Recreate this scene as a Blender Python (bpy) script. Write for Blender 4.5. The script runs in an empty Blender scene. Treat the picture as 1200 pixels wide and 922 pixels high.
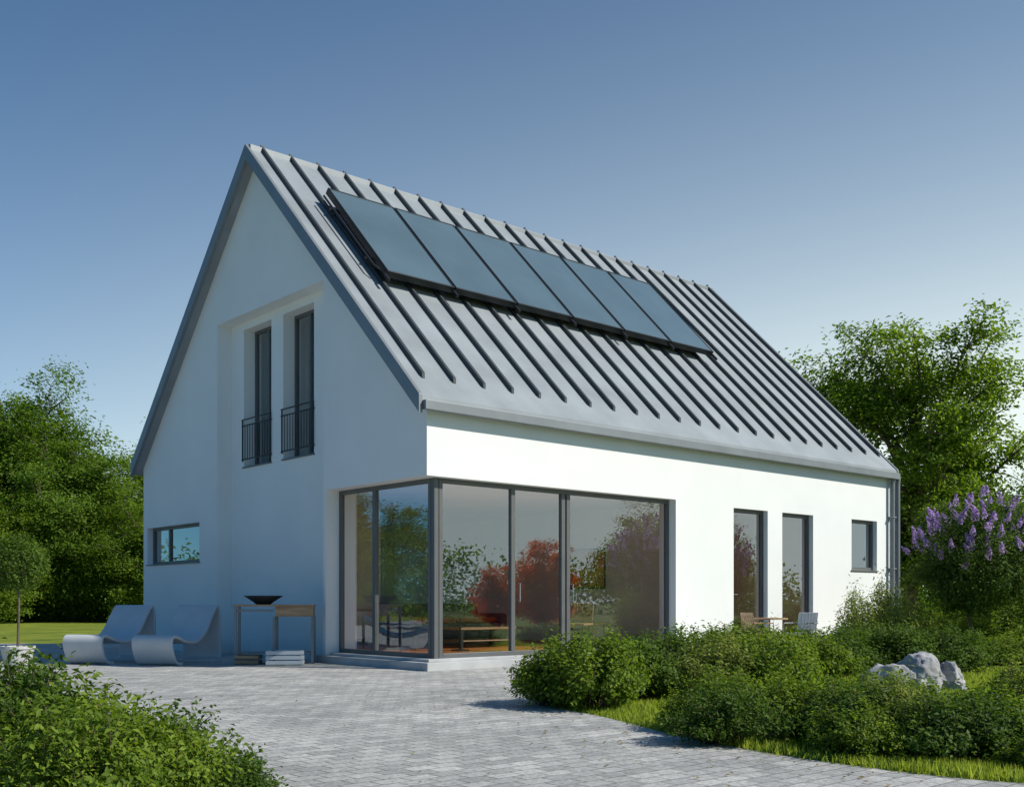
import bpy, bmesh, math, random
import numpy as np
from mathutils import Vector, Matrix, noise as mnoise
scene=bpy.context.scene
col=scene.collection
CAMH=1.05
# ------------------------------------------------------------ materials
def newmat(name):
    m=bpy.data.materials.new(name); m.use_nodes=True
    nt=m.node_tree; nt.nodes.clear()
    return m,nt,nt.nodes,nt.links
def simple(name,color,rough=.6,metal=0.,var=.12,nscale=6.,bump=.0,bscale=80.,spec=.5,coat=0.):
    m,nt,N,L=newmat(name)
    o=N.new('ShaderNodeOutputMaterial'); p=N.new('ShaderNodeBsdfPrincipled')
    L.new(p.outputs[0],o.inputs[0])
    p.inputs['Roughness'].default_value=rough; p.inputs['Metallic'].default_value=metal
    p.inputs['Specular IOR Level'].default_value=spec
    p.inputs['Coat Weight'].default_value=coat
    tc=N.new('ShaderNodeTexCoord')
    nz=N.new('ShaderNodeTexNoise'); nz.inputs['Scale'].default_value=nscale; nz.inputs['Detail'].default_value=6
    L.new(tc.outputs['Object'],nz.inputs['Vector'])
    r=N.new('ShaderNodeValToRGB'); r.color_ramp.elements[0].position=.3; r.color_ramp.elements[1].position=.7
    c=np.array(color)
    r.color_ramp.elements[0].color=(*(c*(1-var)),1); r.color_ramp.elements[1].color=(*np.clip(c*(1+var),0,1),1)
    L.new(nz.outputs['Fac'],r.inputs[0]); L.new(r.outputs[0],p.inputs['Base Color'])
    if bump>0:
        n2=N.new('ShaderNodeTexNoise'); n2.inputs['Scale'].default_value=bscale; n2.inputs['Detail'].default_value=4
        L.new(tc.outputs['Object'],n2.inputs['Vector'])
        b=N.new('ShaderNodeBump'); b.inputs['Strength'].default_value=bump; b.inputs['Distance'].default_value=.01
        L.new(n2.outputs['Fac'],b.inputs['Height']); L.new(b.outputs[0],p.inputs['Normal'])
    return m
def leafmat(name,dark,light,trans=.35,nscale=1.2):
    m,nt,N,L=newmat(name)
    o=N.new('ShaderNodeOutputMaterial'); p=N.new('ShaderNodeBsdfPrincipled'); t=N.new('ShaderNodeBsdfTranslucent'); mx=N.new('ShaderNodeMixShader')
    p.inputs['Roughness'].default_value=.55; p.inputs['Specular IOR Level'].default_value=.15
    g=N.new('ShaderNodeNewGeometry'); nz=N.new('ShaderNodeTexNoise'); nz.inputs['Scale'].default_value=nscale; nz.inputs['Detail'].default_value=3
    L.new(g.outputs['Position'],nz.inputs['Vector'])
    a=N.new('ShaderNodeMath'); a.operation='MULTIPLY'; a.inputs[1].default_value=.55
    L.new(g.outputs['Random Per Island'],a.inputs[0])
    b=N.new('ShaderNodeMath'); b.operation='MULTIPLY_ADD'; b.inputs[1].default_value=.9; L.new(nz.outputs['Fac'],b.inputs[0]); L.new(a.outputs[0],b.inputs[2])
    r=N.new('ShaderNodeValToRGB'); r.color_ramp.elements[0].position=.35; r.color_ramp.elements[1].position=1.
    r.color_ramp.elements[0].color=(*dark,1); r.color_ramp.elements[1].color=(*light,1)
    L.new(b.outputs[0],r.inputs[0]); L.new(r.outputs[0],p.inputs['Base Color'])
    hs=N.new('ShaderNodeHueSaturation'); hs.inputs['Value'].default_value=1.6; hs.inputs['Saturation'].default_value=1.08; L.new(r.outputs[0],hs.inputs['Color']); L.new(hs.outputs[0],t.inputs[0])
    mx.inputs[0].default_value=trans
    L.new(p.outputs[0],mx.inputs[1]); L.new(t.outputs[0],mx.inputs[2]); L.new(mx.outputs[0],o.inputs[0])
    return m
def glassmat(name,base=.13,tint=(.96,.98,.97)):
    m,nt,N,L=newmat(name)
    o=N.new('ShaderNodeOutputMaterial'); t=N.new('ShaderNodeBsdfTransparent'); g=N.new('ShaderNodeBsdfGlossy'); mx=N.new('ShaderNodeMixShader')
    t.inputs[0].default_value=(*tint,1); g.inputs['Roughness'].default_value=.0; g.inputs[0].default_value=(.84,.93,1,1)
    lw=N.new('ShaderNodeLayerWeight'); lw.inputs[0].default_value=.5
    pw=N.new('ShaderNodeMath'); pw.operation='POWER'; pw.inputs[1].default_value=3.5
    L.new(lw.outputs['Facing'],pw.inputs[0])
    ma=N.new('ShaderNodeMath'); ma.operation='MULTIPLY_ADD'; ma.inputs[1].default_value=1-base; ma.inputs[2].default_value=base; ma.use_clamp=True
    L.new(pw.outputs[0],ma.inputs[0]); L.new(ma.outputs[0],mx.inputs[0])
    L.new(t.outputs[0],mx.inputs[1]); L.new(g.outputs[0],mx.inputs[2]); L.new(mx.outputs[0],o.inputs[0])
    tc=N.new('ShaderNodeTexCoord'); nz=N.new('ShaderNodeTexNoise'); nz.inputs['Scale'].default_value=.9
    L.new(tc.outputs['Object'],nz.inputs['Vector'])
    b=N.new('ShaderNodeBump'); b.inputs['Strength'].default_value=.04; b.inputs['Distance'].default_value=.05
    L.new(nz.outputs['Fac'],b.inputs['Height']); L.new(b.outputs[0],g.inputs['Normal'])
    return m
ANG=math.atan2(.662,.75)
def pavermat():
    m,nt,N,L=newmat('pavers')
    o=N.new('ShaderNodeOutputMaterial'); p=N.new('ShaderNodeBsdfPrincipled'); L.new(p.outputs[0],o.inputs[0])
    p.inputs['Roughness'].default_value=.75
    g=N.new('ShaderNodeNewGeometry'); mp=N.new('ShaderNodeMapping'); mp.inputs['Rotation'].default_value=(0,0,-ANG)
    L.new(g.outputs['Position'],mp.inputs['Vector'])
    br=N.new('ShaderNodeTexBrick'); L.new(mp.outputs[0],br.inputs['Vector'])
    br.inputs['Scale'].default_value=1; br.inputs['Brick Width'].default_value=.21; br.inputs['Row Height'].default_value=.14
    br.inputs['Mortar Size'].default_value=.006; br.inputs['Mortar Smooth'].default_value=.4; br.offset=.5
    br.inputs['Color1'].default_value=(.57,.56,.54,1); br.inputs['Color2'].default_value=(.37,.37,.365,1); br.inputs['Mortar'].default_value=(.16,.16,.13,1)
    nz=N.new('ShaderNodeTexNoise'); nz.inputs['Scale'].default_value=.7; nz.inputs['Detail'].default_value=8; nz.inputs['Roughness'].default_value=.65
    L.new(g.outputs['Position'],nz.inputs['Vector'])
    r=N.new('ShaderNodeValToRGB'); r.color_ramp.elements[0].position=.3; r.color_ramp.elements[1].position=.7
    r.color_ramp.elements[0].color=(.72,.73,.72,1); r.color_ramp.elements[1].color=(1.15,1.14,1.12,1)
    L.new(nz.outputs['Fac'],r.inputs[0])
    n2=N.new('ShaderNodeTexNoise'); n2.inputs['Scale'].default_value=28; n2.inputs['Detail'].default_value=8; n2.inputs['Roughness'].default_value=.7; L.new(g.outputs['Position'],n2.inputs['Vector'])
    r2=N.new('ShaderNodeValToRGB'); r2.color_ramp.elements[0].position=.3; r2.color_ramp.elements[1].position=.7
    r2.color_ramp.elements[0].color=(.55,.55,.55,1); r2.color_ramp.elements[1].color=(1.25,1.25,1.25,1); L.new(n2.outputs['Fac'],r2.inputs[0])
    m1=N.new('ShaderNodeMix'); m1.data_type='RGBA'; m1.blend_type='MULTIPLY'; m1.inputs[0].default_value=1
    L.new(br.outputs['Color'],m1.inputs[6]); L.new(r.outputs[0],m1.inputs[7])
    m2=N.new('ShaderNodeMix'); m2.data_type='RGBA'; m2.blend_type='MULTIPLY'; m2.inputs[0].default_value=1
    L.new(m1.outputs[2],m2.inputs[6]); L.new(r2.outputs[0],m2.inputs[7]); L.new(m2.outputs[2],p.inputs['Base Color'])
    b=N.new('ShaderNodeBump'); b.invert=True; b.inputs['Strength'].default_value=.6; b.inputs['Distance'].default_value=.008
    L.new(br.outputs['Fac'],b.inputs['Height'])
    b2=N.new('ShaderNodeBump'); b2.inputs['Strength'].default_value=.5; b2.inputs['Distance'].default_value=.012
    L.new(n2.outputs['Fac'],b2.inputs['Height']); L.new(b.outputs[0],b2.inputs['Normal']); L.new(b2.outputs[0],p.inputs['Normal'])
    return m
def plastermat():
    m,nt,N,L=newmat('white_plaster')
    o=N.new('ShaderNodeOutputMaterial'); p=N.new('ShaderNodeBsdfPrincipled'); L.new(p.outputs[0],o.inputs[0])
    p.inputs['Roughness'].default_value=.85; p.inputs['Specular IOR Level'].default_value=.2
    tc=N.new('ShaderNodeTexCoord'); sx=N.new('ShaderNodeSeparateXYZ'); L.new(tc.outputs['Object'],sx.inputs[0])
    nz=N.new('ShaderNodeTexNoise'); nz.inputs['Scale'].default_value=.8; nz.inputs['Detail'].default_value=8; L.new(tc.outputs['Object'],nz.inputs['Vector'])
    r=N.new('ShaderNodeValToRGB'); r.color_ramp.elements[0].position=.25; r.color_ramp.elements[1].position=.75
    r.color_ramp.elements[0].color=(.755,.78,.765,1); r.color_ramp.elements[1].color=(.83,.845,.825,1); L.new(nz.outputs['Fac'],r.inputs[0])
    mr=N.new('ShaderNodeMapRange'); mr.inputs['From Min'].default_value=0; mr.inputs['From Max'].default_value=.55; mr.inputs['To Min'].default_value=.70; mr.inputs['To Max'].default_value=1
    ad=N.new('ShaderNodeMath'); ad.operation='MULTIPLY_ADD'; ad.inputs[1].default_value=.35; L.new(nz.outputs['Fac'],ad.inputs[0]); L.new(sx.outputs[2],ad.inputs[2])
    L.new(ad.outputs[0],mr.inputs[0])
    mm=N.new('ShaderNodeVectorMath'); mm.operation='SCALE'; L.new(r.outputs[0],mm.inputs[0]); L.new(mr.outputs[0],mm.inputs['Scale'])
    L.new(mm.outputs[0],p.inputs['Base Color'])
    n2=N.new('ShaderNodeTexNoise'); n2.inputs['Scale'].default_value=90; n2.inputs['Detail'].default_value=3; L.new(tc.outputs['Object'],n2.inputs['Vector'])
    b=N.new('ShaderNodeBump'); b.inputs['Strength'].default_value=.25; b.inputs['Distance'].default_value=.005
    L.new(n2.outputs['Fac'],b.inputs['Height']); L.new(b.outputs[0],p.inputs['Normal'])
    return m
def lawnmat():
    m,nt,N,L=newmat('lawn')
    o=N.new('ShaderNodeOutputMaterial'); p=N.new('ShaderNodeBsdfPrincipled'); L.new(p.outputs[0],o.inputs[0])
    p.inputs['Roughness'].default_value=.9; p.inputs['Specular IOR Level'].default_value=.1
    g=N.new('ShaderNodeNewGeometry')
    nz=N.new('ShaderNodeTexNoise'); nz.inputs['Scale'].default_value=.6; nz.inputs['Detail'].default_value=10; nz.inputs['Roughness'].default_value=.7
    L.new(g.outputs['Position'],nz.inputs['Vector'])
    r=N.new('ShaderNodeValToRGB'); r.color_ramp.elements[0].position=.35; r.color_ramp.elements[1].position=.65
    r.color_ramp.elements[0].color=(.11,.16,.02,1); r.color_ramp.elements[1].color=(.27,.31,.045,1)
    L.new(nz.outputs['Fac'],r.inputs[0]); L.new(r.outputs[0],p.inputs['Base Color'])
    n2=N.new('ShaderNodeTexNoise'); n2.inputs['Scale'].default_value=40; n2.inputs['Detail'].default_value=4; L.new(g.outputs['Position'],n2.inputs['Vector'])
    b=N.new('ShaderNodeBump'); b.inputs['Strength'].default_value=.8; b.inputs['Distance'].default_value=.04
    L.new(n2.outputs['Fac'],b.inputs['Height']); L.new(b.outputs[0],p.inputs['Normal'])
    return m
def woodmat(name,c1,c2,rough=.4):
    m,nt,N,L=newmat(name)
    o=N.new('ShaderNodeOutputMaterial'); p=N.new('ShaderNodeBsdfPrincipled'); L.new(p.outputs[0],o.inputs[0]); p.inputs['Roughness'].default_value=rough
    tc=N.new('ShaderNodeTexCoord'); mp=N.new('ShaderNodeMapping'); mp.inputs['Scale'].default_value=(1,9,9); L.new(tc.outputs['Object'],mp.inputs[0])
    nz=N.new('ShaderNodeTexNoise'); nz.inputs['Scale'].default_value=3; nz.inputs['Detail'].default_value=7; L.new(mp.outputs[0],nz.inputs['Vector'])
    r=N.new('ShaderNodeValToRGB'); r.color_ramp.elements[0].position=.3; r.color_ramp.elements[1].position=.7
    r.color_ramp.elements[0].color=(*c1,1); r.color_ramp.elements[1].color=(*c2,1); L.new(nz.outputs['Fac'],r.inputs[0]); L.new(r.outputs[0],p.inputs['Base Color'])
    return m
M={}
M['plaster']=plastermat(); M['paver']=pavermat(); M['lawn']=lawnmat()
M['zinc']=simple('zinc_roof',(.275,.305,.325),.55,.15,.14,1.2,.05,20)
M['seam']=simple('zinc_seam',(.05,.06,.068),.5,.2,.1,4)
M['trim']=simple('zinc_trim',(.20,.22,.235),.5,.3,.1,2)
M['frame']=simple('anthracite_frame',(.12,.125,.125),.45,.2,.08,3)
M['dark']=simple('dark_metal',(.03,.032,.035),.45,.3,.1,3)
M['glass']=glassmat('window_glass',.24)
M['panel']=simple('collector_glass',(.10,.15,.175),.2,.0,.12,.7,0,1,.9)
M['panelframe']=simple('collector_frame',(.03,.033,.036),.4,.5,.1,3)
M['concrete']=simple('concrete_plinth',(.42,.43,.43),.8,0,.12,3,.2,60)
M['floor']=woodmat('oak_floor',(.42,.13,.04),(.62,.26,.09),.3)
M['beige']=simple('beige_paint',(.85,.79,.69),.8,0,.04,2)
M['white_in']=simple('interior_paint',(.85,.84,.82),.8,0,.04,2)
M['wood']=woodmat('teak',(.28,.16,.08),(.45,.30,.17),.5)
M['whiteplastic']=simple('white_lacquer',(.55,.57,.585),.35,0,.05,4,0,1,.5)
M['steel']=simple('brushed_steel',(.45,.46,.47),.35,.9,.08,8)
M['fabric']=simple('grey_fabric',(.10,.10,.11),.9,0,.2,12,.3,200)
M['redfab']=simple('red_fabric',(.45,.08,.03),.9,0,.2,12,.3,200)
M['art']=simple('painted_canvas',(.5,.22,.08),.7,0,.8,3)
M['rock']=simple('granite',(.34,.34,.345),.9,0,.4,5,1.,22)
M['bark']=simple('bark',(.11,.085,.06),.9,0,.35,9,.8,30)
M['pot']=simple('glazed_pot',(.5,.5,.47),.5,0,.1,6,.1,40)
M['leafA']=leafmat('leaf_tree',(.048,.105,.010),(.22,.31,.035),.48,.5)
M['leafB']=leafmat('leaf_dark',(.040,.092,.011),(.165,.255,.032),.45,.5)
M['leafC']=leafmat('leaf_shrub',(.045,.098,.010),(.22,.30,.036),.4,3)
M['leafD']=leafmat('leaf_shrub_dark',(.028,.068,.010),(.12,.19,.028),.36,3)
M['leafE']=leafmat('leaf_perennial',(.09,.14,.02),(.32,.36,.09),.45,5)
M['leafR']=leafmat('leaf_red',(.34,.035,.02),(.7,.15,.05),.6,.8)
M['leafL']=leafmat('leaf_lilac',(.03,.07,.014),(.12,.18,.035),.4,2)
M['flower']=leafmat('lilac_flower',(.30,.20,.44),(.62,.48,.72),.4,6)
M['grass']=leafmat('grass_blade',(.15,.22,.022),(.38,.44,.07),.4,1.5)
M['dryleaf']=leafmat('fallen_leaf',(.12,.09,.03),(.35,.28,.10),.2,6)
# ------------------------------------------------------------ helpers
def obj_from(name,me,mats,parent=None,loc=None,rot=0,scale=None):
    ob=bpy.data.objects.new(name,me); col.objects.link(ob)
    for mm in mats:
        if mm.name not in [x.name for x in me.materials if x]: me.materials.append(mm)
    if parent: ob.parent=parent
    if loc is not None: ob.location=loc
    ob.rotation_euler=(0,0,rot)
    if scale is not None: ob.scale=scale if hasattr(scale,'__len__') else (scale,)*3
    return ob
def empty(name,loc=(0,0,0),rot=0):
    e=bpy.data.objects.new(name,None); col.objects.link(e); e.location=loc; e.rotation_euler=(0,0,rot); e.empty_display_size=.2
    return e
class Geo:
    def __init__(s): s.bm=bmesh.new()
    def box(s,x0,x1,y0,y1,z0,z1):
        v=[s.bm.verts.new(p) for p in [(x0,y0,z0),(x1,y0,z0),(x1,y1,z0),(x0,y1,z0),(x0,y0,z1),(x1,y0,z1),(x1,y1,z1),(x0,y1,z1)]]
        for f in [(0,3,2,1),(4,5,6,7),(0,1,5,4),(1,2,6,5),(2,3,7,6),(3,0,4,7)]: s.bm.faces.new([v[i] for i in f])
        return v
    def hexa(s,pts):
        v=[s.bm.verts.new(p) for p in pts]
        for f in [(0,3,2,1),(4,5,6,7),(0,1,5,4),(1,2,6,5),(2,3,7,6),(3,0,4,7)]: s.bm.faces.new([v[i] for i in f])
    def quad(s,pts): s.bm.faces.new([s.bm.verts.new(p) for p in pts])
    def tube(s,pts,rad,n=8,cap=True):
        rings=[]
        pts=[Vector(p) for p in pts]
        if not hasattr(rad,'__len__'): rad=[rad]*len(pts)
        for i,p in enumerate(pts):
            d=(pts[min(i+1,len(pts)-1)]-pts[max(i-1,0)]).normalized()
            a=d.orthogonal().normalized() if abs(d.z)<.9 else d.cross(Vector((0,1,0))).normalized()
            b=d.cross(a)
            rings.append([s.bm.verts.new(p+(a*math.cos(2*math.pi*k/n)+b*math.sin(2*math.pi*k/n))*rad[i]) for k in range(n)])
        for r0,r1 in zip(rings[:-1],rings[1:]):
            for k in range(n): s.bm.faces.new([r0[k],r0[(k+1)%n],r1[(k+1)%n],r1[k]])
        if cap: s.bm.faces.new(rings[0][::-1]); s.bm.faces.new(rings[-1])
    def lathe(s,prof,c=(0,0,0),n=24):
        rings=[]
        for r,z in prof: rings.append([s.bm.verts.new((c[0]+r*math.cos(2*math.pi*k/n),c[1]+r*math.sin(2*math.pi*k/n),c[2]+z)) for k in range(n)])
        for r0,r1 in zip(rings[:-1],rings[1:]):
            for k in range(n): s.bm.faces.new([r0[k],r0[(k+1)%n],r1[(k+1)%n],r1[k]])
    def done(s,name,mat,parent=None,loc=None,rot=0,bevel=0,smooth=False,clip=None):
        bmesh.ops.recalc_face_normals(s.bm,faces=s.bm.faces)
        if clip:
            for c_,n_ in clip: bmesh.ops.bisect_plane(s.bm,geom=s.bm.verts[:]+s.bm.edges[:]+s.bm.faces[:],plane_co=c_,plane_no=n_,clear_outer=True)
        me=bpy.data.meshes.new(name); s.bm.to_mesh(me); s.bm.free()
        if smooth: me.shade_smooth()
        ob=obj_from(name,me,[mat],parent,loc,rot)
        if bevel:
            b=ob.modifiers.new('bevel','BEVEL'); b.width=bevel; b.segments=2; b.limit_method='ANGLE'; b.angle_limit=math.radians(40)
        return ob
def gridwall(a0,a1,z0,z1,d0,d1,openings,orient,name,mat,parent,clip=None):
    A=sorted(set([a0,a1]+[min(max(x,a0),a1) for o in openings for x in o[:2]])); Z=sorted(set([z0,z1]+[min(max(x,z0),z1) for o in openings for x in o[2:]]))
    na,nz=len(A)-1,len(Z)-1
    def solid(i,j):
        if i<0 or j<0 or i>=na or j>=nz: return False
        ca,cz=(A[i]+A[i+1])/2,(Z[j]+Z[j+1])/2
        return not any(o[0]<ca<o[1] and o[2]<cz<o[3] for o in openings)
    P=(lambda a,d,z:(a,d,z)) if orient=='long' else (lambda a,d,z:(d,a,z))
    bm=bmesh.new()
    def q(*ps): bm.faces.new([bm.verts.new(P(*p)) for p in ps])
    for i in range(na):
        for j in range(nz):
            if not solid(i,j): continue
            x0,x1,y0,y1=A[i],A[i+1],Z[j],Z[j+1]
            q((x0,d0,y0),(x1,d0,y0),(x1,d0,y1),(x0,d0,y1)); q((x0,d1,y0),(x0,d1,y1),(x1,d1,y1),(x1,d1,y0))
            if not solid(i-1,j): q((x0,d0,y0),(x0,d0,y1),(x0,d1,y1),(x0,d1,y0))
            if not solid(i+1,j): q((x1,d0,y0),(x1,d1,y0),(x1,d1,y1),(x1,d0,y1))
            if not solid(i,j-1): q((x0,d0,y0),(x0,d1,y0),(x1,d1,y0),(x1,d0,y0))
            if not solid(i,j+1): q((x0,d0,y1),(x1,d0,y1),(x1,d1,y1),(x0,d1,y1))
    bmesh.ops.remove_doubles(bm,verts=bm.verts,dist=1e-4)
    if clip:
        for co,no in clip:
            bmesh.ops.bisect_plane(bm,geom=bm.verts[:]+bm.edges[:]+bm.faces[:],plane_co=co,plane_no=no,clear_outer=True)
    bmesh.ops.recalc_face_normals(bm,faces=bm.faces)
    me=bpy.data.meshes.new(name); bm.to_mesh(me); bm.free()
    return obj_from(name,me,[mat],parent)
# ------------------------------------------------------------ house
OX,OY=-1.28,16.0
house=empty('modern_house',(OX,OY,0),ANG)
W,LN=10.6,13.6
EZ=4.03
clip=[((0,0,EZ),(0,-1,1)),((0,W,EZ),(0,1,1))]
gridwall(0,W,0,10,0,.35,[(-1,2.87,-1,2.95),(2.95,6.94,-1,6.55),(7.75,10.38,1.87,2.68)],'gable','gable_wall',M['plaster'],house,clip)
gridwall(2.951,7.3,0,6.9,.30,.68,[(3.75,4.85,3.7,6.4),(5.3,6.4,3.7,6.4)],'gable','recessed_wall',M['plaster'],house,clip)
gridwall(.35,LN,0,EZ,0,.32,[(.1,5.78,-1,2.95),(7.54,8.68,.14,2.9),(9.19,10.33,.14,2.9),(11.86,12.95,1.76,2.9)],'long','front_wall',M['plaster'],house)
gridwall(0.35,LN,0,EZ,W-.32,W,[(1.6,6.3,.2,2.7)],'long','rear_wall',M['plaster'],house)  # unseen rear opening, added to brighten the interior with skylight
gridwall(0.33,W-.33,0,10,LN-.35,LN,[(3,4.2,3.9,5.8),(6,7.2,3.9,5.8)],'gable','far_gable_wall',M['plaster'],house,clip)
g=Geo(); g.box(-.05,5.9,-.08,3.1,0,.13); g.done('entrance_plinth',M['concrete'],house,bevel=.008)
g=Geo(); g.box(.08,5.76,.06,3.0,.13,.175); g.done('threshold_slab',M['concrete'],house,bevel=.005)
g=Geo(); g.box(.38,LN-.36,.33,W-.34,.12,.19); g.done('oak_floor',M['floor'],house)
g=Geo(); g.box(.37,LN-.36,.33,W-.33,2.98,3.2); g.done('ceiling_slab',M['white_in'],house)
g=Geo(); g.box(.70,3.0,5.6,5.75,.19,2.98); g.box(6.6,6.75,.4,W-.34,.19,2.98); g.box(6.75,LN-.4,4.2,4.35,.19,2.98); g.box(11,11.12,.4,4.2,.19,2.98)
g.box(1.8,1.95,3.3,7.3,3.2,7.2); g.done('interior_walls',M['beige'],house,clip=[((0,0,EZ-.05),(0,-1,1)),((0,W,EZ-.05),(0,1,1))])
fr=Geo(); gl=Geo(); 
def window(orient,a0,a1,z0,z1,d,mull=(),w=.06,dep=.07,trans=()):
    P=(lambda a,dd,z:(a,dd,z)) if orient=='long' else (lambda a,dd,z:(dd,a,z))
    def b(x0,x1,y0,y1,e=0):
        if orient=='long': fr.box(x0,x1,d-dep/2-e,d+dep/2+e,y0,y1)
        else: fr.box(d-dep/2-e,d+dep/2+e,x0,x1,y0,y1)
    b(a0,a0+w,z0,z1); b(a1-w,a1,z0,z1); b(a0+w,a1-w,z0,z0+w); b(a0+w,a1-w,z1-w,z1)
    for mu in mull: b(mu-w*.6,mu+w*.6,z0+w,z1-w,.003)
    gl.quad([P(a0+w*.5,d,z0+w*.5),P(a1-w*.5,d,z0+w*.5),P(a1-w*.5,d,z1-w*.5),P(a0+w*.5,d,z1-w*.5)])
window('long',.36,5.779,.176,2.949,.2,(1.88,3.02,3.14),.07)
window('gable',.26,2.869,.176,2.949,.3,(1.81,),.07)
fr.box(.262,.345,.16,.243,.176,2.949)
window('long',7.541,8.679,.141,2.899,.14,(),.07); window('long',9.191,10.329,.141,2.899,.14,(),.07)
window('long',11.861,12.949,1.761,2.899,.14,(),.07)
window('long',1.601,6.299,.201,2.699,W-.16,(3.2,4.75),.07)  # glazing of the added rear opening that lights the living room
window('gable',3.751,4.849,3.701,6.399,.57,(4.3,),.06); window('gable',5.301,6.399,3.701,6.399,.57,(5.85,),.06)
window('gable',7.751,10.379,1.871,2.679,.16,(9.5,),.06)
fr.box(.27,.53,3.72,4.88,3.672,3.698); fr.box(.27,.53,5.27,6.43,3.672,3.698)
fr.box(-.03,.1,7.72,10.41,1.842,1.868); fr.box(11.83,12.98,-.03,.1,1.732,1.758)
fr.done('window_frames',M['frame'],house,bevel=.004)
gl.done('window_glass',M['glass'],house)
g=Geo()
for z0,x0,x1 in ((1.25,7.62,7.66),(1.25,9.27,9.31)):
    g.tube([(x0+.0,.10,z0-.06),(x0+.0,.05,z0-.06),(x0+.12,.05,z0-.06)],.01,6)
for x0 in (1.99,3.21): g.tube([(x0,.165,1.05),(x0,.12,1.05),(x0,.12,1.35),(x0,.165,1.35)],.011,6)
g.done('door_handles',M['steel'],house)
g=Geo()
for a0,a1 in ((3.72,4.88),(5.27,6.43)):
    for z in (4.62,4.5,3.84): g.tube([(.27,a0,z),(.27,a1,z)],.013,6)
    n=11
    for i in range(n+1):
        a=a0+.03+(a1-a0-.06)*i/n; g.tube([(.27,a,3.80 if i in(0,n) else 3.84),(.27,a,4.62 if i in(0,n) else 4.5)],.016 if i in (0,n) else .008,6)
    for a in (a0+.01,a1-.01):
        g.tube([(.27,a,4.5),(.31,a,4.5)],.012,6); g.tube([(.27,a,3.84),(.31,a,3.84)],.012,6)
g.done('balcony_railings',M['dark'],house)
bm=bmesh.new()
for (t0,t1) in ((3.8,4.2),(5.35,5.75)):
    prev=None
    for i in range(40):
        t=t0+i*(t1-t0)/39; x=.80+.025*math.sin(i*.8)
        a=bm.verts.new((x,t,3.3)); b=bm.verts.new((x,t,6.4))
        if prev: bm.faces.new([prev[0],a,b,prev[1]])
        prev=(a,b)
me=bpy.data.meshes.new('upper_curtain'); bm.to_mesh(me); bm.free(); me.shade_smooth(); obj_from('upper_curtain',me,[M['white_in']],house)
a=.25; a2=.10; HW=W/2; TH=.20; e0=-.12
def slab(side,x0,x1,lo,hi,tA,tB):
    f=(lambda t:t) if side==0 else (lambda t:W-t)
    pts=[]
    for off in (lo,hi):
        pts+= [(x0,f(tA),EZ+tA+off),(x1,f(tA),EZ+tA+off),(x1,f(tB),EZ+tB+off),(x0,f(tB),EZ+tB+off)]
    return pts
g=Geo()
for sd in (0,1): g.hexa(slab(sd,-a+.03,LN+a2-.03,.0,TH,e0,HW))
g.done('roof_deck',M['zinc'],house)
g=Geo()
for sd in (0,1):
    g.hexa(slab(sd,-a,-a+.07,-.05,TH+.035,e0-.015,HW)); g.hexa(slab(sd,LN+a2-.07,LN+a2,-.05,TH+.035,e0-.015,HW))
    f=(lambda t:t) if sd==0 else (lambda t:W-t)
    y0,y1=sorted((f(e0-.09),f(e0-.002))); g.box(-a+.072,LN+a2-.072,y0,y1,EZ+e0-.01,EZ+e0+.13)
g.done('verge_and_gutter',M['trim'],house,bevel=.006)
g=Geo()
nseam=22
for i in range(nseam+1):
    x=-a+.35+(LN+a+a2-.6)*i/nseam
    for sd in (0,1): g.hexa(slab(sd,x-.026,x+.026,TH-.01,TH+.095,.22,HW+.015))
g.done('standing_seams',M['seam'],house)
g=Geo()
g.box(-a+.075,LN+a2-.075,HW-.06,HW+.06,EZ+HW+TH-.09,EZ+HW+TH+.045); g.done('ridge_cap',M['trim'],house,bevel=.015)
g=Geo()
for px,py in ((LN+.06,-.13),(LN-.12,-.10)):
    g.tube([(px,py-.02,EZ-.05),(px,py,EZ-.25),(px,py,.0)],.05,10)
for z in (.6,1.8,3.0):
    g.box(LN-.19,LN-.05,-.16,-.0,z,z+.03)
g.done('downspout',M['trim'],house)
c45=math.sqrt(.5)
solar=Geo(); sf=Geo(); sr=Geo()
n=6; p0=.68; pitch=1.475; pw=1.445
def rp(s,t,h): return (s,t-h*c45,EZ+t+TH+h*c45)
for i in range(n):
    s0=p0+i*pitch; s1=s0+pw; tb,tt=2.20,4.13
    def hx(G,a0,a1,b0,b1,h0,h1):
        def H(t,h): return h+ .04*(t-tb)/(tt-tb)
        G.hexa([rp(a0,b0,H(b0,h0)),rp(a1,b0,H(b0,h0)),rp(a1,b1,H(b1,h0)),rp(a0,b1,H(b1,h0)),rp(a0,b0,H(b0,h1)),rp(a1,b0,H(b0,h1)),rp(a1,b1,H(b1,h1)),rp(a0,b1,H(b1,h1))])
    hx(solar,s0+.03,s1-.03,tb+.022,tt-.022,.20,.268)
    w=.03
    hx(sf,s0,s0+w,tb,tt,.16,.28); hx(sf,s1-w,s1,tb,tt,.16,.28); hx(sf,s0+w,s1-w,tb,tb+.022,.16,.28); hx(sf,s0+w,s1-w,tt-.022,tt,.16,.28)
    hx(sf,s0+w,s1-w,tb+.04,tt-.04,.161,.19)
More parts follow.
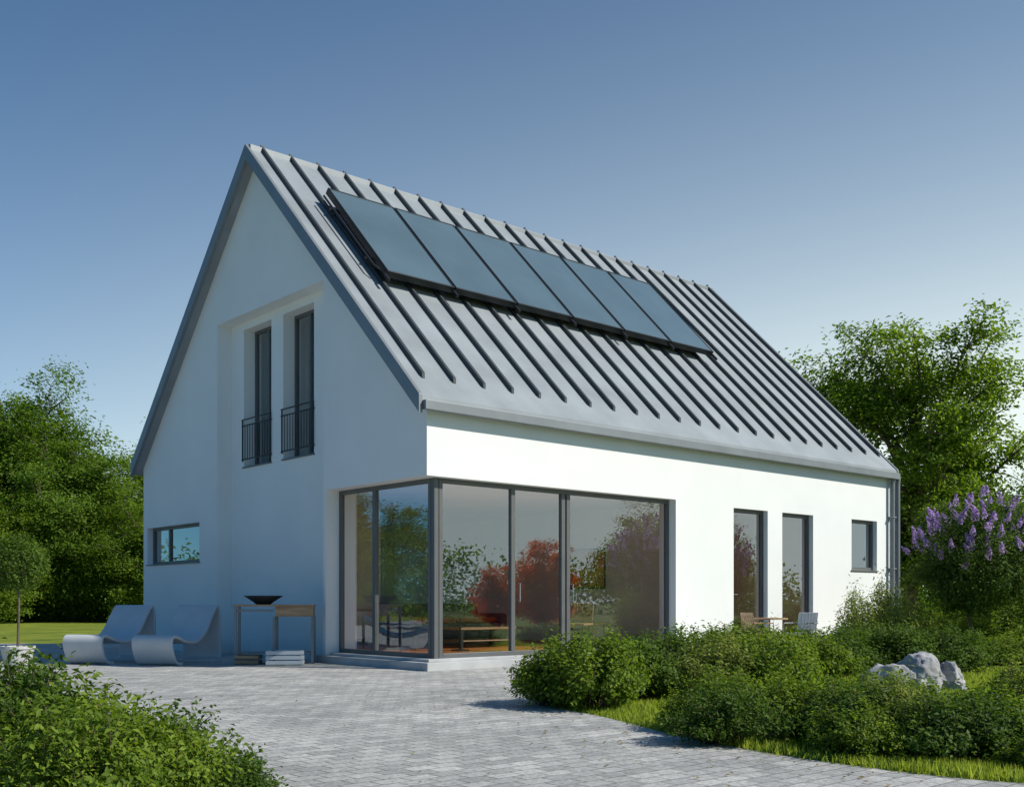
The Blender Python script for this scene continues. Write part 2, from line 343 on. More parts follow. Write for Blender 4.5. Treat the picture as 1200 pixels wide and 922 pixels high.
for tt in (2.6,3.75):
    sr.hexa([rp(p0-.1,tt,.11),rp(p0+n*pitch+.05,tt,.11),rp(p0+n*pitch+.05,tt+.04,.11),rp(p0-.1,tt+.04,.11),rp(p0-.1,tt,.159),rp(p0+n*pitch+.05,tt,.159),rp(p0+n*pitch+.05,tt+.04,.159),rp(p0-.1,tt+.04,.159)])
    for i in range(13):
        s=p0+i*(n*pitch-.1)/12; sr.hexa([rp(s,tt,-.01),rp(s+.04,tt,-.01),rp(s+.04,tt+.04,-.01),rp(s,tt+.04,-.01),rp(s,tt,.11),rp(s+.04,tt,.11),rp(s+.04,tt+.04,.11),rp(s,tt+.04,.11)])
for i in range(n+1):
    s=p0+i*pitch-.02; sr.tube([rp(s,2.08,.2),rp(s,2.2,.2)],.03,8)
sr.tube([rp(p0-.12,4.0,.22),rp(p0-.12,2.4,.2),rp(p0-.05,2.3,.2)],.02,6)
solar.done('solar_collector_glass',M['panel'],house); sf.done('solar_collector_frame',M['panelframe'],house,bevel=.006); sr.done('solar_mounting_rails',M['dark'],house)
def hl(s,t,z=0): 
    return (OX+math.cos(ANG)*s-math.sin(ANG)*t, OY+math.sin(ANG)*s+math.cos(ANG)*t, z)
# ------------------------------------------------------------ interior furniture
e=empty('sofa',hl(3.6,4.2,.19),ANG)
g=Geo(); g.box(-1.1,1.1,-.45,.45,.12,.42); g.box(-1.1,1.1,.25,.47,.42,.82); g.box(-1.3,-1.1,-.45,.47,.1,.62); g.box(1.1,1.3,-.45,.47,.1,.62); g.done('upholstery',M['fabric'],e,bevel=.05)
g=Geo(); g.box(-1.05,-.02,-.42,.24,.425,.54); g.box(.02,1.05,-.42,.24,.425,.54); g.done('cushions',M['redfab'],e,bevel=.05)
e=empty('coffee_table',hl(3.2,2.7,.19),ANG)
g=Geo(); g.box(-.7,.7,-.35,.35,.34,.39); g.box(-.6,.6,-.28,.28,.12,.14); g.done('top',M['wood'],e,bevel=.01)
g=Geo(); [g.box(x-.03,x+.03,y-.03,y+.03,0,.34) for x in(-.62,.62) for y in (-.3,.3)]; g.done('legs',M['dark'],e)
e=empty('floor_lamp',hl(2.0,1.7,.19))
g=Geo(); g.lathe([(0,0),(.16,0),(.16,.02),(.015,.035),(.012,1.35),(0,1.35)]); g.done('stand',M['dark'],e)
g=Geo(); g.lathe([(.2,1.2),(.2,1.55),(.195,1.55),(.195,1.2)]); g.done('shade',M['fabric'],e)
def chair(name,loc,rot,ms,mf,arms=False):
    e=empty(name,loc,rot)
    g=Geo(); g.box(-.22,.22,-.22,.22,.42,.46)
    for i in range(6):
        x0=-.22+i*.44/6; x1=x0+.44/6; c0=.22+.03*math.cos(x0*6); c1=.22+.03*math.cos(x1*6)
        g.hexa([(x0,c0-.05,.50),(x1,c1-.05,.50),(x1,c1-.03,.50),(x0,c0-.03,.50),(x0,c0+.02,.84),(x1,c1+.02,.84),(x1,c1+.04,.84),(x0,c0+.04,.84)])
    g.done('seat_and_back',ms,e,bevel=.012)
    g=Geo()
    for x in (-.2,.2):
        g.tube([(x*1.1,-.24,0),(x,-.2,.42)],.013,6); g.tube([(x*1.1,.27,0),(x,.2,.42),(x,.25,.8)],.013,6)
        if arms: g.tube([(x*1.2,-.2,.42),(x*1.2,-.18,.64),(x*1.2,.22,.64)],.013,6)
    g.done('frame',mf,e); return e
chair('dining_chair',hl(5.2,1.5,.19),ANG+.5,M['wood'],M['dark'])
chair('dining_chair',hl(4.4,1.2,.19),ANG-1.2,M['wood'],M['dark'])
chair('dining_chair',hl(1.3,2.6,.19),ANG+2,M['fabric'],M['dark'])
e=empty('dining_table',hl(5.0,7.6,.19),ANG); g=Geo(); g.box(-.9,.9,-.45,.45,.71,.75); [g.box(x-.03,x+.03,y-.03,y+.03,0,.709) for x in (-.82,.82) for y in (-.38,.38)]; g.done('top_and_legs',M['wood'],e,bevel=.006)
e=empty('sideboard',hl(1.7,5.3,.19),ANG); g=Geo(); g.box(-.8,.8,-.22,.22,.1,.7); g.done('body',M['wood'],e,bevel=.01)
g=Geo(); [g.box(x-.38,x+.38,-.235,-.221,.13,.67) for x in (-.4,.4)]; [g.box(x-.03,x+.03,-.18,-.12,0,.1) for x in (-.7,.7)]; g.done('doors',M['white_in'],e)
e=empty('wall_picture',hl(6.57,3.2,1.75),ANG-math.pi/2); g=Geo(); g.box(-.6,.6,-.01,.01,-.4,.4); g.done('canvas',M['art'],e); g=Geo(); g.box(-.63,.63,.0101,.019,-.43,.43); g.done('frame',M['dark'],e)
chair('garden_chair',(5.5,20.3,0),-.9,M['whiteplastic'],M['steel'],True)
chair('garden_chair',(4.72,20.4,0),1.9,M['wood'],M['wood'],True)
e=empty('garden_table',(5.05,20.9,0)); g=Geo(); g.lathe([(0,.70),(.36,.70),(.36,.73),(0,.73)]); g.done('top',M['wood'],e)
g=Geo(); g.lathe([(0,0),(.22,0),(.22,.02),(.03,.04),(.025,.70)]); g.done('pedestal',M['steel'],e)
# ------------------------------------------------------------ loungers
def catmull(P,n=6):
    out=[]
    for i in range(len(P)-1):
        p0,p1,p2,p3=[np.array(P[min(max(j,0),len(P)-1)],float) for j in (i-1,i,i+1,i+2)]
        for k in range(n):
            t=k/n; out.append(.5*((2*p1)+(-p0+p2)*t+(2*p0-5*p1+4*p2-p3)*t*t+(-p0+3*p1-3*p2+p3)*t**3))
    out.append(np.array(P[-1],float)); return out
def lounger(loc,rot):
    e=empty('sun_lounger',loc,rot)
    P=catmull([(.34,.02),(.14,.06),(.03,.24),(.0,.40),(.06,.47),(.2,.46),(.5,.38),(.85,.38),(1.15,.54),(1.4,.82),(1.53,.95),(1.62,.94),(1.66,.8),(1.66,.5),(1.68,.16),(1.62,.03),(1.3,.02)],6)
    th=.055; w=.36
    bm=bmesh.new(); rings=[]
    for i,p in enumerate(P):
        d=P[min(i+1,len(P)-1)]-P[max(i-1,0)]; d/=np.linalg.norm(d); nn=np.array([-d[1],d[0]])*th/2
        q=[p+nn,p-nn]
        rings.append([bm.verts.new((-w,q[0][0],q[0][1])),bm.verts.new((w,q[0][0],q[0][1])),bm.verts.new((w,q[1][0],q[1][1])),bm.verts.new((-w,q[1][0],q[1][1]))])
    for r0,r1 in zip(rings[:-1],rings[1:]):
        for k in range(4): bm.faces.new([r0[k],r0[(k+1)%4],r1[(k+1)%4],r1[k]])
    bm.faces.new(rings[0]); bm.faces.new(rings[-1])
    bmesh.ops.recalc_face_normals(bm,faces=bm.faces)
    me=bpy.data.meshes.new('shell'); bm.to_mesh(me); bm.free()
    ob=obj_from('shell',me,[M['whiteplastic']],e); b=ob.modifiers.new('b','BEVEL'); b.width=.012; b.segments=2; b.limit_method='ANGLE'
lounger((-5.85,17.3,0),-.2); lounger((-7.1,17.6,0),-.2)
# ------------------------------------------------------------ serving table
e=empty('outdoor_serving_table',(-4.0,18.0,0),.12)
g=Geo(); g.box(-.66,-.02,-.27,.27,.97,1.0); g.box(-.02,.66,-.27,.27,.97,1.0); g.box(.02,.64,-.25,.25,.80,.968); g.done('worktop',M['wood'],e,bevel=.006)
g=Geo()
for x in (-.63,0,.63):
    for y in (-.24,.24): g.box(x-.022,x+.022,y-.022,y+.022,0,.798 if x>-.1 else .968)
g.box(-.6,.6,-.22,.22,.18,.2); g.box(-.61,-.02,-.245,-.215,.88,.92)
g.done('steel_frame',M['trim'],e,bevel=.003)
g=Geo(); g.lathe([(.0,1.002),(.12,1.002),(.18,1.05),(.32,1.14),(.325,1.15),(.17,1.07),(0,1.03)],c=(-.2,0,0)); g.done('fire_bowl',M['dark'],e,smooth=True)
e=empty('storage_crate',(-3.75,17.6,0),.12)
g=Geo(); 
for z in (.02,.1,.18): g.box(-.3,.3,-.2,-.185,z,z+.06); g.box(-.3,.3,.185,.2,z,z+.06); g.box(-.3,-.285,-.185,.185,z,z+.06); g.box(.285,.3,-.185,.185,z,z+.06)
g.box(-.28,.28,-.18,.18,.01,.03); [g.box(x-.015,x+.015,y-.015,y+.015,0,.25) for x in (-.27,.27) for y in (-.165,.165)]
g.done('slats',M['whiteplastic'],e,bevel=.004)
e=empty('storage_crate',(-4.4,17.75,0),.0)
g=Geo(); 
for z in (.02,.1): g.box(-.2,.2,-.15,-.135,z,z+.06); g.box(-.2,.2,.135,.15,z,z+.06); g.box(-.2,-.185,-.135,.135,z,z+.06); g.box(.185,.2,-.135,.135,z,z+.06)
g.box(-.18,.18,-.13,.13,.01,.03); g.done('slats',M['wood'],e,bevel=.004)
# ------------------------------------------------------------ ground
bm=bmesh.new(); R=600
ring=[bm.verts.new((R*math.cos(2*math.pi*k/64),R*math.sin(2*math.pi*k/64),0)) for k in range(64)]
bm.faces.new(ring); me=bpy.data.meshes.new('ground'); bm.to_mesh(me); bm.free(); obj_from('ground',me,[M['lawn']])
near=[(14,4.6),(9,5.0),(5,5.5),(3,6.1),(2.04,6.95),(1.34,8.2),(.85,9.6),(.45,10.5),(.30,11.6),(.6,13.2),(1.6,15.0),(3.2,17.0),(6.0,19.9),(10.8,24.1)]
nearc=[tuple(p) for p in catmull(near,5)]
patio=[(-45,-8),(14,-8)]+nearc+[(13,28),(2,31),(-10,26.5),(-45,26.5)]
bm=bmesh.new(); f=bm.faces.new([bm.verts.new((x,y,.006)) for x,y in patio]); bmesh.ops.triangulate(bm,faces=[f])
me=bpy.data.meshes.new('patio_paving'); bm.to_mesh(me); bm.free(); obj_from('patio_paving',me,[M['paver']])
# ------------------------------------------------------------ vegetation
def tubes_np(lines,n=5):
    V=[];F=[]; off=0
    ang=np.arange(n)*2*np.pi/n
    for pts,rad in lines:
        pts=np.asarray(pts,float); m=len(pts)
        d=np.gradient(pts,axis=0); d/=np.linalg.norm(d,axis=1)[:,None]+1e-9
        ref=np.where(np.abs(d[:,2:3])<.9,np.array([[0,0,1.]]),np.array([[0,1.,0]]))
        a_=np.cross(d,ref); a_/=np.linalg.norm(a_,axis=1)[:,None]+1e-9; b_=np.cross(d,a_)
        ringv=pts[:,None,:]+(a_[:,None,:]*np.cos(ang)[None,:,None]+b_[:,None,:]*np.sin(ang)[None,:,None])*np.asarray(rad)[:,None,None]
        V.append(ringv.reshape(-1,3))
        for i in range(m-1):
            for k in range(n):
                F.append((off+i*n+k,off+i*n+(k+1)%n,off+(i+1)*n+(k+1)%n,off+(i+1)*n+k))
        off+=m*n
    return (np.concatenate(V) if V else np.zeros((0,3))),np.array(F,int).reshape(-1,4)
def leaf_verts(C,size,rng,up=.5,out=None,aspect=.5,ctr=None):
    n=len(C)
    nr=rng.normal(size=(n,3)); nr/=np.linalg.norm(nr,axis=1)[:,None]
    nr[:,2]=np.abs(nr[:,2])+up
    if ctr is not None:
        o_=C-ctr; o_/=np.linalg.norm(o_,axis=1)[:,None]+1e-6; nr+=o_*.6
    nr/=np.linalg.norm(nr,axis=1)[:,None]
    t=rng.normal(size=(n,3)); t-=nr*np.sum(t*nr,axis=1)[:,None]; t/=np.linalg.norm(t,axis=1)[:,None]
    b=np.cross(nr,t); l=size*rng.uniform(.6,1.3,size=(n,1)); w=l*aspect*.5
    v0=C-t*l*.5; v2=C+t*l*.5-nr*l*.1; v1=C+b*w+nr*w*.35; v3=C-b*w+nr*w*.35
    return np.stack([v0,v1,v2,v3],axis=1).reshape(-1,3)
def build_mesh(name,groups,mats):
    Vs=[];loops=[];starts=[];mi=[];off=0;lo=0
    for V,F,m_ in groups:
        if len(V)==0: continue
        if isinstance(F,str):
            if F=='leaf':
                n=len(V)//4; b=(np.arange(n)*4)[:,None]; tri=np.concatenate([b+np.array([[0,1,2]]),b+np.array([[0,2,3]])],axis=1).reshape(-1,3)
            else:
                n=len(V)//3; tri=np.arange(n*3).reshape(-1,3)
            F=tri
        k=F.shape[1]; Vs.append(V); loops.append((F+off).reshape(-1)); starts.append(lo+np.arange(len(F))*k); mi.append(np.full(len(F),m_))
        off+=len(V); lo+=len(F)*k
    V=np.concatenate(Vs); loops=np.concatenate(loops); starts=np.concatenate(starts); mi=np.concatenate(mi)
    me=bpy.data.meshes.new(name); me.vertices.add(len(V)); me.vertices.foreach_set('co',V.astype(np.float32).reshape(-1))
    me.loops.add(len(loops)); me.loops.foreach_set('vertex_index',loops.astype(np.int32))
    me.polygons.add(len(starts)); me.polygons.foreach_set('loop_start',starts.astype(np.int32))
    for m_ in mats: me.materials.append(m_)
    me.polygons.foreach_set('material_index',mi.astype(np.int32)); me.update(calc_edges=True); me.validate()
    return me
def curve(p,q,rng,bend=.12,n=6,lift=0):
    p=np.array(p,float);q=np.array(q,float); L_=np.linalg.norm(q-p); t=np.linspace(0,1,n)[:,None]
    off=rng.normal(size=3)*L_*bend; off[2]+=lift*L_
    return p+(q-p)*t+off*np.sin(np.pi*t)
def tree_mesh(name,seed,H,R,trunk_h,nl,ns,nleaf,lsize,mat,rc=.55,tr=.2,flat=.6,low=.0,flowers=None,lobes=4):
    rng=np.random.default_rng(seed); lines=[]; leaves=[]; tips=[]
    cz=(H+trunk_h)/2; rz=(H-trunk_h)/2
    top=np.array([rng.normal()*.03*H,rng.normal()*.03*H,H*.88])
    T=curve((0,0,-.05),top,rng,.03,10); lines.append((T,np.linspace(tr,tr*.15,10)))
    ctr=np.array([0,0,cz])
    lob=rng.normal(size=(lobes,3)); lob/=np.linalg.norm(lob,axis=1)[:,None]
    for i in range(nl):
        ph=i*2.39996+rng.uniform(-.3,.3); zc=-1+2*(i+.5)/nl; zc=np.clip(zc+rng.uniform(-.1,.1),-.97,.98)
        d=np.array([math.cos(ph)*math.sqrt(1-zc*zc),math.sin(ph)*math.sqrt(1-zc*zc),zc])
        k=.66+.22*max(0,np.max(lob@d))+rng.uniform(-.12,.12)
        end=ctr+d*np.array([R,R,rz])*k
        hs=np.clip(trunk_h*.75+(end[2]-trunk_h)*.55,trunk_h*.6,H*.85); f=hs/(H*.88); st=T[min(9,int(f*9))]
        Lb=curve(st,end,rng,.08,8,.06); r0=tr*.42*(1-.5*f); lines.append((Lb,np.linspace(r0,r0*.25,8)))
        for j in range(ns):
            q=rng.uniform(.35,1.0); sp=Lb[min(7,int(q*7))]
            dv=rng.normal(size=3); dv/=np.linalg.norm(dv); dv=dv*.8+d*.5; ep=sp+dv*R*rng.uniform(.12,.32)
            Sb=curve(sp,ep,rng,.1,4); lines.append((Sb,np.linspace(r0*.28,r0*.08,4))); tips.append(ep)
            m_=int(nleaf*rng.uniform(.5,1.4)); g_=rng.normal(size=(m_,3))*np.array([1,1,flat])*rc*rng.uniform(.5,1.05)*.55
            leaves.append(ep+g_)
            tt=rng.uniform(0,1,size=(m_//5,1)); leaves.append(sp+(ep-sp)*tt+rng.normal(size=(m_//5,3))*rc*.3)
    C=np.concatenate(leaves); C=C[C[:,2]>low]
    tv,tf=tubes_np(lines,6)
    lv=leaf_verts(C,lsize,rng,.35,ctr=ctr)
    groups=[(tv,tf,0),(lv,'leaf',1)]; mats=[M['bark'],mat]
    if flowers:
        fl=[]
        for i in range(flowers):
            d=rng.normal(size=3); d[2]=abs(d[2])*.9-.3; d/=np.linalg.norm(d)
            tpt=ctr+d*np.array([R,R,rz])*rng.uniform(.72,.98)
            ax=np.array([rng.normal()*.3+d[0]*.6,rng.normal()*.3+d[1]*.6,1]); ax/=np.linalg.norm(ax)
            s_=rng.uniform(.6,1.05)
            m_=110; h=rng.uniform(0,1,size=(m_,1)); rr=.065*(1-h)*s_+.008; of=rng.normal(size=(m_,3)); of/=np.linalg.norm(of,axis=1)[:,None]
            fl.append(tpt+ax*h*.22*s_+of*rr)
        fv=leaf_verts(np.concatenate(fl),.034,rng,.2,aspect=.9); groups.append((fv,'leaf',2)); mats.append(M['flower'])
    return build_mesh(name,groups,mats)
def bush_mesh(name,seed,R,H,nst,nleaf,lsize,mat,spread=.05,aspect=.5,rough=.3,startf=.25):
    rng=np.random.default_rng(seed); lines=[];lv=[]
    for i in range(nst):
        ph=rng.uniform(0,2*np.pi); rr=math.sqrt(rng.uniform(0,1))
        hh=H*(math.sqrt(max(0.05,1-(rr*.93)**2)))*rng.uniform(1-rough,1+rough*.45)
        k=1+.18*math.sin(ph*3+seed)
        end=np.array([R*k*rr*math.cos(ph),R*k*rr*math.sin(ph),hh]); st=np.array([end[0]*.35,end[1]*.35,0])
        c=curve(st,end,rng,.06,6,.05); lines.append((c,np.linspace(.008,.002,6)*max(1,H)))
        m_=int(nleaf*rng.uniform(.7,1.3)); t=rng.uniform(startf,1,size=m_)**.8
        idx=t*5; i0=np.clip(idx.astype(int),0,4); f_=(idx-i0)[:,None]; pos=c[i0]*(1-f_)+c[i0+1]*f_
        pos=pos+rng.normal(size=(m_,3))*spread; lv.append(pos)
    C=np.concatenate(lv); C[:,2]=np.abs(C[:,2])+.01
    v=leaf_verts(C,lsize,rng,.3,aspect=aspect,ctr=np.array([0,0,H*.3])); tv,tf=tubes_np(lines,4)
    return build_mesh(name,[(tv,tf,0),(v,'leaf',1)],[M['bark'],mat])
def place(name,me,x,y,s=1,rot=0,z=0):
    return obj_from(name,me,[],None,(x,y,z),rot,s)
rnd=random.Random(5)
TA=tree_mesh('tree_a',1,10.4,3.6,2.0,44,10,150,.15,M['leafA'],.75,.24)
TB=tree_mesh('tree_b',2,9.0,4.2,.6,48,11,150,.15,M['leafB'],.85,.24)
TC=tree_mesh('tree_c',3,6.0,3.0,.5,32,9,130,.13,M['leafA'],.7,.16)
TR=tree_mesh('tree_r',4,4.4,2.2,.3,26,9,120,.11,M['leafR'],.5,.10)
place('deciduous_tree',TA,12.6,34,(1.08,1.08,1.0),.4)
place('deciduous_tree',TC,17.8,36,.85,1.2); place('deciduous_tree',TB,23,44,.7,2.1); place('deciduous_tree',TC,15.2,31,.55,3.1); place('deciduous_tree',TC,12.5,40,.8,3.9)
place('deciduous_tree',TB,-26.5,57,1.42,.3); place('deciduous_tree',TB,-19.5,60,1.18,2.2); place('deciduous_tree',TB,-22.8,55,1.12,4.0)
place('deciduous_tree',TC,-18.5,54,1.1,1.2); place('deciduous_tree',TC,-25,51,1.0,2.8); place('deciduous_tree',TA,-31,62,1.3,1.0)
place('deciduous_tree',TC,31,19.9,.9,.4); place('deciduous_tree',TC,38,23,.8,2.4)
place('red_maple_tree',TR,26,15.4,(.7,.7,.85),.2); place('red_maple_tree',TR,27.5,13.3,(.55,.55,.62),2.2)
place('deciduous_tree',TC,-24,20,.9,.4); place('deciduous_tree',TB,-30,26,.7,.4); place('deciduous_tree',TC,-27,14,.9,3.4)
rng=np.random.default_rng(9); CC=[]
for i in range(1500):
    ph=rng.uniform(0,2*np.pi); r=rng.uniform(66,84); hmax=3.2+1.0*math.sin(ph*9)+.8*math.sin(ph*23+1)+.6*math.sin(ph*41)
    c=np.array([r*math.cos(ph),r*math.sin(ph),rng.uniform(.2,max(1,hmax))]); CC.append(c+rng.normal(size=(100,3))*np.array([1.2,1.2,.7]))
C=np.concatenate(CC); C[:,2]=np.abs(C[:,2])
me=build_mesh('distant_treeline',[(leaf_verts(C,.38,rng,.3,aspect=.7),'leaf',0)],[M['leafB']]); obj_from('distant_treeline',me,[])
B1=bush_mesh('shrub_a',11,.72,.70,130,90,.052,M['leafC'],.05,.5,.38)
B2=bush_mesh('shrub_b',12,.72,.70,150,105,.045,M['leafD'],.05,.55,.35)
B3=bush_mesh('shrub_c',13,.60,.85,60,100,.065,M['leafE'],.06,.30,.5,.15)
B4=bush_mesh('shrub_d',14,.6,.55,120,85,.042,M['leafD'],.04,.55,.42)
B5=bush_mesh('shrub_e',15,.55,.55,95,85,.048,M['leafC'],.045,.5,.5)
def bush(me,x,y,s,sz=None,name='garden_shrub'):
    place(name,me,x,y,(s,s,sz or s),rnd.uniform(0,6.28))
for me,x,y,s,sz in [
  (B1,.78,10.6,1.0,1.0),(B2,1.15,11.3,.9,.92),(B1,.45,10.8,.7,.78),
  (B2,1.75,12.2,1.0,.95),(B3,2.15,11.2,.9,.85),(B1,2.7,11.4,.95,1.0),(B3,2.9,12.2,.9,.9),(B1,2.3,12.8,1.0,1.0),
  (B2,4.5,15.0,1.1,.92),(B2,5.4,15.4,1.2,.98),(B2,6.3,15.6,1.1,.9),(B1,3.8,14.2,1.0,.9),(B2,3.4,15.6,1.1,.95),
  (B1,1.75,8.6,.7,.66),(B4,1.6,7.9,.8,.72),(B5,2.2,8.3,.9,.85),(B4,2.5,7.7,.9,.8),(B1,2.9,8.3,.75,.68),
  (B4,3.0,7.1,.9,.78),(B5,3.5,7.4,.9,.75),(B5,2.35,7.2,.65,.62),(B4,3.7,6.7,.8,.65),(B1,4.1,8.2,.8,.8),(B5,3.35,6.5,.6,.45),(B2,4.4,7.2,.8,.72),(B5,1.45,8.5,.5,.5),(B3,2.75,7.5,.5,.62),(B3,3.9,7.9,.6,.75),
  (B3,6.35,19.3,.9,1.5),(B3,6.9,19.5,.9,1.7),(B3,7.5,20.2,.9,1.5),(B1,8.0,17.2,1.0,.7),(B1,7.2,12.4,1.2,.95),
  (B1,9.5,22.5,1.3,1.2),(B1,10.8,23.5,1.6,1.4),(B2,12.2,24,1.6,1.5),
  (B2,-2.75,5.7,.85,1.02),(B5,-2.2,5.45,.95,1.1),(B4,-1.85,5.6,.75,.85),(B5,-1.65,5.15,.7,.8),(B2,-3.2,6.4,.8,.9),(B4,-2.5,6.1,.7,.8),(B1,-1.95,4.8,.7,.8),(B4,-1.4,5.25,.5,.5)]:
    bush(me,x,y,s,sz)
LI=tree_mesh('lilac',21,3.1,1.3,1.1,30,9,95,.07,M['leafL'],.32,.045,.7,flowers=120)
place('lilac_tree',LI,8.75,19.9,1.0,.5); place('lilac_tree',LI,10.6,21.0,1.0,2.5)
rng=np.random.default_rng(31)
d=rng.normal(size=(7000,3)); d/=np.linalg.norm(d,axis=1)[:,None]; C=d*(.42*rng.uniform(.55,1.06,size=(7000,1)))*(1+.06*np.sin(d[:,0:1]*7)+.05*np.sin(d[:,1:2]*9))+np.array([0,0,1.62])
lines=[(curve((0,0,.25),(0.02,0,1.5),rng,.02,6),np.linspace(.022,.016,6))]
for i in range(30):
    q=rng.normal(size=3); q/=np.linalg.norm(q); lines.append((curve((0.01,0,1.4),np.array([0,0,1.62])+q*.36,rng,.1,4),[.01,.008,.005,.003]))
tv,tf=tubes_np(lines,6)
e=empty('potted_topiary_tree',(-7.25,15.6,0))
obj_from('topiary',build_mesh('topiary',[(tv,tf,0),(leaf_verts(C,.045,rng,.1,ctr=np.array([0,0,1.62])),'leaf',1)],[M['bark'],M['leafD']]),[],e)
g=Geo(); g.lathe([(0,0),(.15,0),(.16,.02),(.23,.36),(.245,.36),(.245,.40),(.215,.40),(.21,.34),(0,.33)]); g.done('pot',M['pot'],e)
bush(B4,-7.9,14.6,.5,.5)
# boulders
def rock(seed,x,y,sx,sy,sz):
    bm=bmesh.new(); bmesh.ops.create_icosphere(bm,subdivisions=5,radius=1)
    r=random.Random(seed); planes=[]
    for i in range(14):
        n_=Vector((r.gauss(0,1),r.gauss(0,1),r.gauss(0,1))).normalized(); planes.append((n_,r.uniform(.5,.8)))
    for v in bm.verts:
        p=v.co.copy()
        for n_,dd in planes:
            k=p.dot(n_)-dd
            if k>0: p-=n_*k
        p+=v.co*(mnoise.fractal(v.co*2.0+Vector((seed*3,0,0)),.9,2,6)*.13)
        v.co=Vector((p.x*sx,p.y*sy,p.z*sz+sz*.3))*1.25
    me=bpy.data.meshes.new('boulder'); bm.to_mesh(me); bm.free(); me.shade_smooth(); obj_from('boulder',me,[M['rock']],None,(x,y,0),r.uniform(0,6))
rock(1,4.2,11.8,.28,.22,.24); rock(2,4.85,12.6,.28,.26,.27); rock(3,5.25,12.8,.24,.2,.22); rock(4,3.92,11.5,.19,.16,.19); rock(5,4.5,11.6,.19,.17,.19); rock(6,5.1,12.2,.13,.12,.10)
def inside(px,py,poly):
    ins=np.zeros(len(px),bool); n_=len(poly)
    for i in range(n_):
        x1,y1=poly[i]; x2,y2=poly[(i+1)%n_]
        c=((y1>py)!=(y2>py))&(px<(x2-x1)*(py-y1)/(y2-y1+1e-12)+x1); ins^=c
    return ins
rng=np.random.default_rng(77); n_=230000
Y=5+19*rng.uniform(0,1,n_)**1.5; X=rng.uniform(0,1,n_)*(Y*.55+1.0)+.1
ok=~inside(X+rng.normal(size=n_)*.02,Y+rng.normal(size=n_)*.03,patio); X=X[ok];Y=Y[ok]; n_=len(X)
h=rng.uniform(.025,.075,n_)*(1+.5*np.sin(X*3)*np.sin(Y*2.3)); a_=rng.uniform(0,2*np.pi,n_); w=.004+.0006*Y
b0=np.stack([X-np.cos(a_)*w,Y-np.sin(a_)*w,np.zeros(n_)],1); b1=np.stack([X+np.cos(a_)*w,Y+np.sin(a_)*w,np.zeros(n_)],1)
tp=np.stack([X+rng.normal(size=n_)*.02,Y+rng.normal(size=n_)*.02,h],1)
me=build_mesh('lawn_grass',[(np.stack([b0,b1,tp],1).reshape(-1,3),'tri',0)],[M['grass']]); obj_from('lawn_grass',me,[])
n_=260; i_=rng.integers(0,len(nearc)-12,n_); pc=np.array(nearc)[i_]; off=np.abs(rng.normal(size=n_))*.7
FX=pc[:,0]-off*.9+rng.normal(size=n_)*.15; FY=pc[:,1]-off*.5+rng.normal(size=n_)*.15
FX=np.concatenate([FX,rng.uniform(-4.5,1,90)]); FY=np.concatenate([FY,rng.uniform(6,15,90)])
Cf=np.stack([FX,FY,np.full(len(FX),.016)],1)
v=leaf_verts(Cf,.035,rng,3.0,aspect=.6); v[:,2]=np.maximum(v[:,2],.009)
obj_from('fallen_leaves',build_mesh('fallen_leaves',[(v,'leaf',0)],[M['dryleaf']]),[])
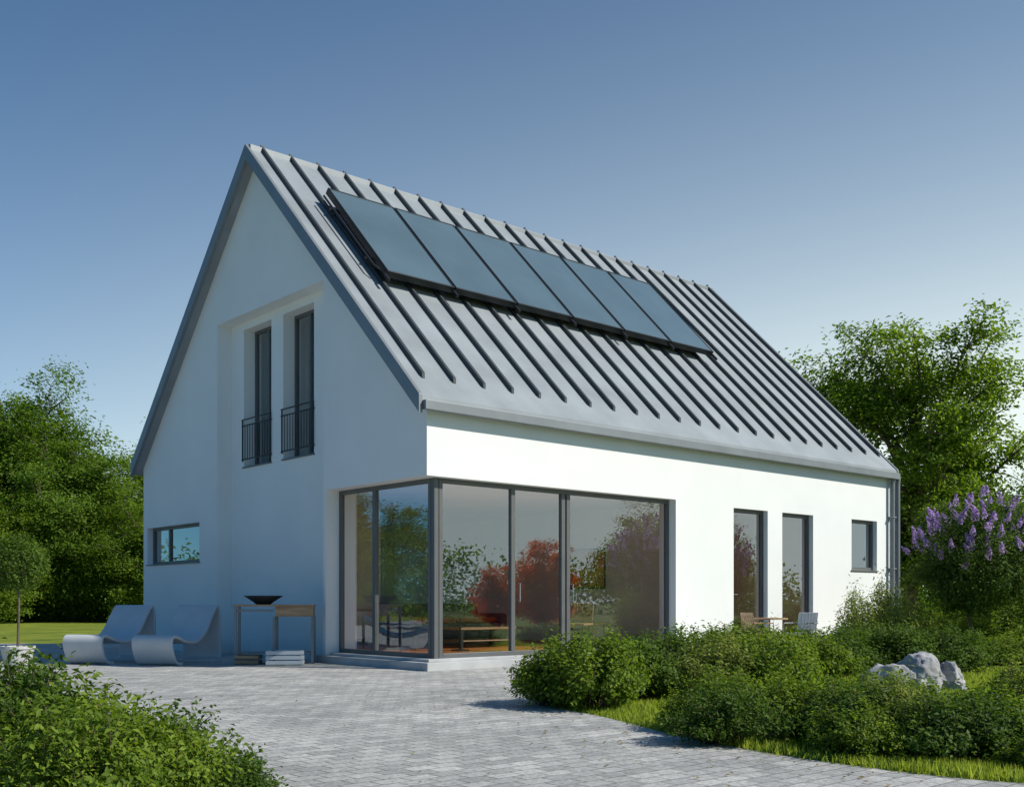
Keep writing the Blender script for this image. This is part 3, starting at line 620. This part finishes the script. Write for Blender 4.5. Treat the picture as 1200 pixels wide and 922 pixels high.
# ------------------------------------------------------------ light
EL=math.radians(40); S=Vector((1,-.26,0)).normalized(); Sd=Vector((S.x*math.cos(EL),S.y*math.cos(EL),math.sin(EL)))
sun=bpy.data.lights.new('sun','SUN'); sun.energy=5.0; sun.angle=math.radians(.5); sun.color=(1,.95,.85)
so=bpy.data.objects.new('sun',sun); col.objects.link(so); so.rotation_euler=Sd.to_track_quat('Z','Y').to_euler(); so.location=(20,0,20)
w=bpy.data.worlds.new('World'); scene.world=w; w.use_nodes=True; nt=w.node_tree; nt.nodes.clear(); N=nt.nodes; L=nt.links
o=N.new('ShaderNodeOutputWorld'); b=N.new('ShaderNodeBackground'); sk=N.new('ShaderNodeTexSky')
sk.sky_type='NISHITA'; sk.sun_disc=False; sk.sun_elevation=EL; sk.sun_rotation=math.atan2(S.x,S.y); sk.altitude=300; sk.air_density=1.0; sk.dust_density=.3; sk.ozone_density=3.0
b.inputs[1].default_value=.09
tc=N.new('ShaderNodeTexCoord'); nrm=N.new('ShaderNodeVectorMath'); nrm.operation='NORMALIZE'; L.new(tc.outputs['Generated'],nrm.inputs[0])
sp=N.new('ShaderNodeSeparateXYZ'); L.new(nrm.outputs[0],sp.inputs[0])
def mth(op,x,y=None,z=None,clamp=False):
    n=N.new('ShaderNodeMath'); n.operation=op; n.use_clamp=clamp
    for i,v in enumerate((x,y,z)):
        if v is None: continue
        if isinstance(v,(int,float)): n.inputs[i].default_value=v
        else: L.new(v,n.inputs[i])
    return n.outputs[0]
dt=N.new('ShaderNodeVectorMath'); dt.operation='DOT_PRODUCT'; L.new(nrm.outputs[0],dt.inputs[0]); ga=math.radians(55); dt.inputs[1].default_value=(math.sin(ga),math.cos(ga),0)
az=mth('POWER',mth('MULTIPLY_ADD',dt.outputs['Value'],.5,.5),2.0)
ez=mth('EXPONENT',mth('MULTIPLY',mth('MAXIMUM',sp.outputs[2],0.0),-5.6))
fac=mth('MULTIPLY',mth('MULTIPLY',az,ez),3.1,clamp=True)
tn=N.new('ShaderNodeMix'); tn.data_type='RGBA'; tn.blend_type='MULTIPLY'; tn.inputs[0].default_value=1; L.new(sk.outputs[0],tn.inputs[6]); tn.inputs[7].default_value=(.24,.74,1.04,1)
mx=N.new('ShaderNodeMix'); mx.data_type='RGBA'; L.new(fac,mx.inputs[0]); L.new(tn.outputs[2],mx.inputs[6]); mx.inputs[7].default_value=(9.6,10.8,10.5,1)
L.new(mx.outputs[2],b.inputs[0]); L.new(b.outputs[0],o.inputs[0])
scene.view_settings.view_transform='Standard'; scene.view_settings.look='None'; scene.view_settings.exposure=0
cam=bpy.data.cameras.new('camera'); co=bpy.data.objects.new('camera',cam); col.objects.link(co); scene.camera=co
co.location=(0,0,CAMH); co.rotation_euler=(math.radians(90),0,0); cam.sensor_width=36; cam.lens=37.4; cam.shift_y=.203; cam.clip_end=2000; cam.clip_start=.05
